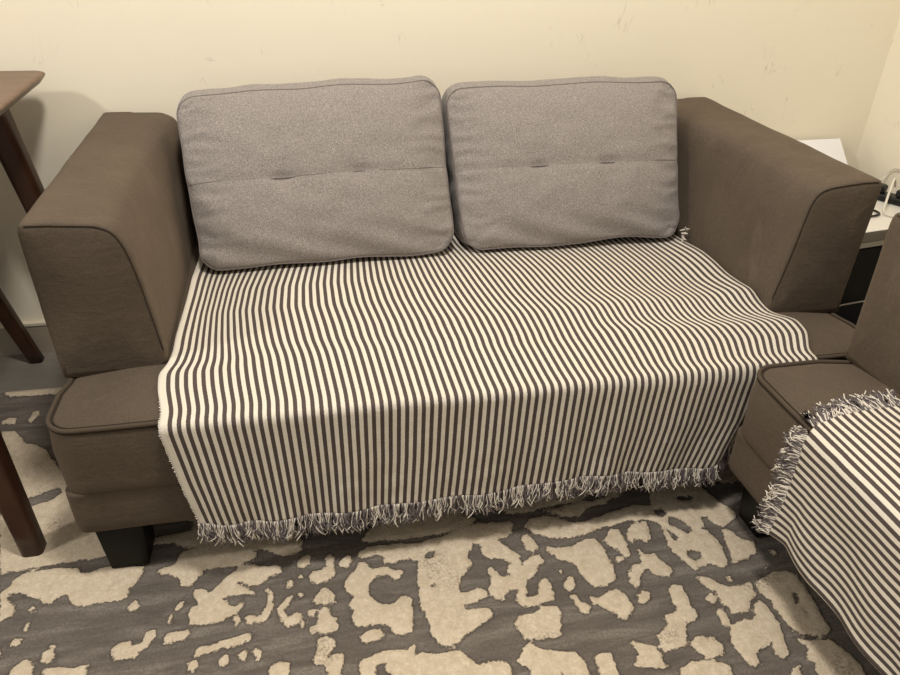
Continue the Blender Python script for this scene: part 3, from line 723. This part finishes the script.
def build_rug():
    x0, x1, y0, y1 = -1.7, 2.195, -2.9, -.215
    polys = []
    for sign, pts in RUG_POLY:
        P = [(a / 1000, b / 1000) for a, b in pts]
        polys.append((sign, P, min(p[0] for p in P), max(p[0] for p in P), min(p[1] for p in P), max(p[1] for p in P)))
    TR = [(-.40, -.20), (-.20, -.20), (.02, -.60), (.05, -.84), (.25, -.885), (.5, -.915), (1.0, -.90), (1.27, -.86), (1.37, -.97), (1.42, -1.2), (1.50, -1.47), (1.15, -1.41), (.6, -1.31), (-.2, -1.18), (-.30, -.95)]
    # cell sizes: fine where the pattern shows clearly
    def axis(a, b, fa, fb, fine, coarse):
        out = [a]; v = a
        while v < b - 1e-6:
            v = min(b, v + (fine if fa <= v < fb else coarse)); out.append(v)
        return out
    xs = axis(x0, x1, -.42, 1.5, .0065, .022); ys = axis(y0, y1, -1.45, -.2, .0065, .022)
    V, D = [], []
    for y in ys:
        for x in xs:
            wx = x + .004 * nz(x * 45, y * 45, 1); wy = y + .004 * nz(x * 45, y * 45, 7)
            tr = sdist(wx, wy, TR)
            d = -.03
            for sign, P, ax, bx, ay, by in polys:
                if wx < ax - .03 or wx > bx + .03 or wy < ay - .03 or wy > by + .03: continue
                q = sdist(wx, wy, P)
                if sign > 0: d = max(d, q)
                else: d = min(d, -q)
            if tr < .03:
                g = (nz(x * 5.2 + 3, y * 9, 2) + .5 * nz(x * 13, y * 19, 5) + .04) * .05
                k = sstep(-.03, .03, tr); d = lerp(g, d, k) if tr > -.03 else g
            d = max(-.03, min(.03, d))
            edge = min(x - x0, x1 - x, y - y0, y1 - y)
            z = -.0005 + .0035 * sstep(-.002, .006, d)
            z = lerp(-.0085, z, sstep(-.001, .012, edge))
            V.append((x, y, z)); D.append(d)
    nx = len(xs); ny = len(ys)
    F = [(j * nx + i, j * nx + i + 1, (j + 1) * nx + i + 1, (j + 1) * nx + i) for j in range(ny - 1) for i in range(nx - 1)]
    # skirt and underside
    o = len(V); per = [i for i in range(nx)] + [j * nx + nx - 1 for j in range(1, ny)] + [(ny - 1) * nx + i for i in range(nx - 2, -1, -1)] + [j * nx for j in range(ny - 2, 0, -1)]
    for i in per: V.append((V[i][0], V[i][1], -.0098)); D.append(D[i])
    m = len(per)
    for k in range(m): F.append((per[k], o + k, o + (k + 1) % m, per[(k + 1) % m]))
    F.append(tuple(range(o + m - 1, o - 1, -1)))
    r = obj('rug', V, F, M_RUG, None, ((x0 + x1) / 2, (y0 + y1) / 2, -.0098))
    at = r.data.attributes.new('pile', 'FLOAT', 'POINT'); at.data.foreach_set('value', D)
    tag(r, 'carved pile area rug with cream blotches on taupe under the loveseat', 'rug')
build_rug()

# ------------------------------------------------------------------ tables at the left
def leg(name, top, bot, rt, rb, root, o3, mat):
    top, bot = Vector(top), Vector(bot); n = 12; rings = []
    for k in range(n + 1):
        t = k / n; c = top.lerp(bot, t); h = lerp(rt, rb, t)
        rings.append([(c.x + x, c.y + y, c.z) for x, y in rounded_rect(-h, h, -h, h, h * .55, 5, 2)])
    e = rings[-1]; rings.append([(lerp(p[0], bot.x, .15), lerp(p[1], bot.y, .15), bot.z - .0003) for p in e])
    V, F = loft(rings); return obj(name, V, F, mat, root, o3)
def table(name, label, x0, x1, y0, y1, zt, th, legs, r, cat='table'):
    o3 = Vector(((x0 + x1) / 2, (y0 + y1) / 2, 0)); root = empty(name, o3, label, cat)
    rings = []
    for ins, z in ((.020, zt - th), (.012, zt - th + .001), (.002, zt - .008), (.0, zt - .005), (.001, zt - .0015), (.004, zt)):
        rings.append([(x, y, z) for x, y in rounded_rect(x0 + ins, x1 - ins, y0 + ins, y1 - ins, r, 10, 8)])
    V, F = loft(rings); obj('table_top', V, F, M_TOP, root, o3)
    for top, bot in legs: leg('leg', (top[0], top[1], zt - th - .0004), bot,   .031, .021, root, o3, M_LEG)
    return root
table('table', 'walnut table with rounded corner and splayed legs left of the loveseat', -1.25, -.098, -.86, -.052, .787, .022,
      [((-.225, -.125), (-.112, -.085, -.0095)), ((-.195, -.765), (-.125, -.825, .0035)), ((-1.10, -.125), (-1.215, -.085, -.0095)), ((-1.10, -.765), (-1.215, -.825, .0035))], .03)
# chair tucked under the table
def chair():
    o3 = Vector((-.58, -.27, 0)); root = empty('chair', o3, 'dark wooden chair tucked under the table, one slanted leg showing by the wall', 'chair')
    rings = []
    for ins, z in ((.012, .435), (.002, .440), (0, .452), (.004, .462), (.03, .466)):
        rings.append([(x, y, z) for x, y in rounded_rect(-.80 + ins, -.385 - ins, -.48 + ins, -.055 - ins, .05, 8, 4)])
    V, F = loft(rings); obj('seat', V, F, M_LEG, root, o3)
    for top, bot in [((-.415, -.085), (-.315, -.052, -.0095)), ((-.415, -.45), (-.345, -.49, .0035)), ((-.77, -.085), (-.86, -.052, -.0095)), ((-.77, -.45), (-.86, -.49, .0035))]:
        leg('leg', (top[0], top[1], .4346), bot, .024, .018, root, o3, M_LEG)
    V, F = loft([[(x, y, z) for x, y in rounded_rect(-.815 - k * .03, -.795 - k * .03, -.46, -.08, .008, 4, 6)] for k, z in ((0, .45), (.4, .55), (.8, .65), (1, .70))])
    obj('backrest', V, F, M_LEG, root, o3)
chair()

# ------------------------------------------------------------------ corner cabinet and what lies on it
def corner():
    yaw = math.radians(8.5); o3 = Vector((1.93, -.29, .0042))
    root = empty('cabinet', o3, 'low white-topped cabinet with black glossy front in the corner behind the right armrest', 'cabinet', yaw)
    def rb(name, x0, x1, y0, y1, z0, z1, m, par, r=.004):
        rings = []
        for ins, z in ((r, z0), (0, z0 + r), (0, z1 - r), (r * .3, z1 - r * .3), (r, z1)):
            rings.append([(x, y, z) for x, y in rounded_rect(x0 + ins, x1 - ins, y0 + ins, y1 - ins, r, 3, 2)])
        V, F = loft(rings); return obj(name, V, F, m, par, smooth=False)
    rb('body', -.215, .215, -.17, .19, .0, .402, M_BLACK, root)
    top = rb('cabinet_top', -.225, .225, -.205, .20, .4025, .4328, M_EDGE, root)
    rb('top_surface', -.225, .225, -.205, .20, .4330, .4360, M_WHITE, top, .001)
    rb('trim', -.213, .213, -.184, -.1705, .374, .402, M_CHROME, root, .003)
    d = rb('door', -.213, .213, -.186, -.1705, .205, .373, M_GLASS, root, .003)
    rb('handle_strip', -.213, .213, -.190, -.1865, .205, .211, M_CHROME, d, .001)
    rb('drawer', -.213, .213, -.184, -.1705, .02, .200, M_NAVY, root, .003)
    zt = .4360 + .0042
    return zt
ZT = corner()
def card():
    # leaning white card: lower edge on the cabinet top, upper edge against the wall
    o3 = Vector((2.06, -.085, ZT))
    b = Vector((2.158, -.095, ZT + .0004)); t = Vector((2.147, -.010, .538)); l = Vector((-.24, -.004, 0)); lt = Vector((-.20, 0, -.002))
    n = (t - b).cross(l).normalized() * .004
    q = [b, b + l, t + lt, t]
    o = obj('card', q + [p - n for p in q] if False else q + [p + Vector((0, -.004, .002)) for p in q],
            [(0, 1, 2, 3), (7, 6, 5, 4), (0, 4, 5, 1), (1, 5, 6, 2), (2, 6, 7, 3), (3, 7, 4, 0)], M_CARD, None, o3, smooth=False)
    tag(o, 'blank white card leaning on the wall behind the right armrest', 'card')
card()
def cable(name, pts, r, mat, label):
    V, F = tube(spline(pts, 10), r, 8); o = obj(name, V, F, mat, None, pts[0]); tag(o, label, 'cable')
cable('cable', [(2.19, -.245, ZT + .022), (2.165, -.262, ZT + .048), (2.125, -.30, ZT + .058), (2.062, -.365, ZT + .028), (2.035, -.40, ZT + .0062), (2.06, -.435, ZT + .0046), (2.10, -.465, ZT + .0046)], .0032, M_WCABLE, 'thick white cable looping over the black power strip on the cabinet')
cable('cable', [(2.17, -.17, ZT + .004), (2.20, -.165, ZT + .012), (2.222, -.16, ZT + .02), (2.228, -.17, ZT + .045), (2.228, -.20, ZT + .058), (2.228, -.25, ZT + .05), (2.225, -.30, ZT + .02)], .0022, M_WCABLE, 'thin white cable arching against the right wall')
cable('cable', [(1.975, -.355, ZT + .0046), (2.01, -.362, ZT + .0046), (2.025, -.378, ZT + .0046), (2.018, -.402, ZT + .0046), (1.985, -.412, ZT + .0046), (1.95, -.41, ZT + .0046)], .0030, M_BLACK, 'black cable curled on the white cabinet top')
def strip():
    o3 = Vector((2.125, -.30, ZT)); root = empty('power_strip', o3, 'black power strip lying on the white cabinet top near the corner', 'power strip', math.radians(-62))
    def rb(name, x0, x1, y0, y1, z0, z1, m, par, r=.004):
        rings = []
        for ins, z in ((r, z0), (0, z0 + r), (0, z1 - r), (r, z1)):
            rings.append([(x, y, z) for x, y in rounded_rect(x0 + ins, x1 - ins, y0 + ins, y1 - ins, r + .002, 4, 2)])
        V, F = loft(rings); return obj(name, V, F, m, par, smooth=False)
    rb('housing', -.075, .075, -.022, .022, .0004, .020, M_BLACK, root)
    for k in range(2):
        rb('plug', -.05 + k * .07, -.012 + k * .07, -.016, .016, .0202, .042, M_BLACK, root)
strip()

# ------------------------------------------------------------------ light
def lamp(name, loc, power, size, col):
    d = bpy.data.lights.new(name, 'POINT'); d.energy = power; d.shadow_soft_size = size; d.color = col
    o = bpy.data.objects.new(name, d); COL.objects.link(o); o.location = loc
WARM = (1, .952, .88)
lamp('ceiling_lamp', (.60, -1.30, 2.50), 122, .13, WARM)
lamp('ceiling_lamp_far', (-1.42, -1.32, 2.2), 72, .11, WARM)
w = bpy.data.worlds.new('room_fill'); sc.world = w; w.use_nodes = True
bg = w.node_tree.nodes['Background']; bg.inputs[0].default_value = (1, .95, .87, 1); bg.inputs[1].default_value = .40

# ------------------------------------------------------------------ camera
r, u, f = cam_axes()
cd = bpy.data.cameras.new('camera'); cd.sensor_width = 36; cd.sensor_fit = 'HORIZONTAL'; cd.lens = CAM['f'] / 900 * 36
cd.clip_start = .02
co = bpy.data.objects.new('camera', cd); COL.objects.link(co)
M = Matrix.Identity(4)
for i, a in enumerate((r, u, -f)):
    for j in range(3): M[j][i] = a[j]
for j in range(3): M[j][3] = CAM['C'][j]
co.matrix_world = M
sc.camera = co
vs = sc.view_settings
vs.view_transform = 'Standard'; vs.look = 'None'; vs.gamma = 1; vs.exposure = 0; vs.use_curve_mapping = False
sc.cycles.use_denoising = True
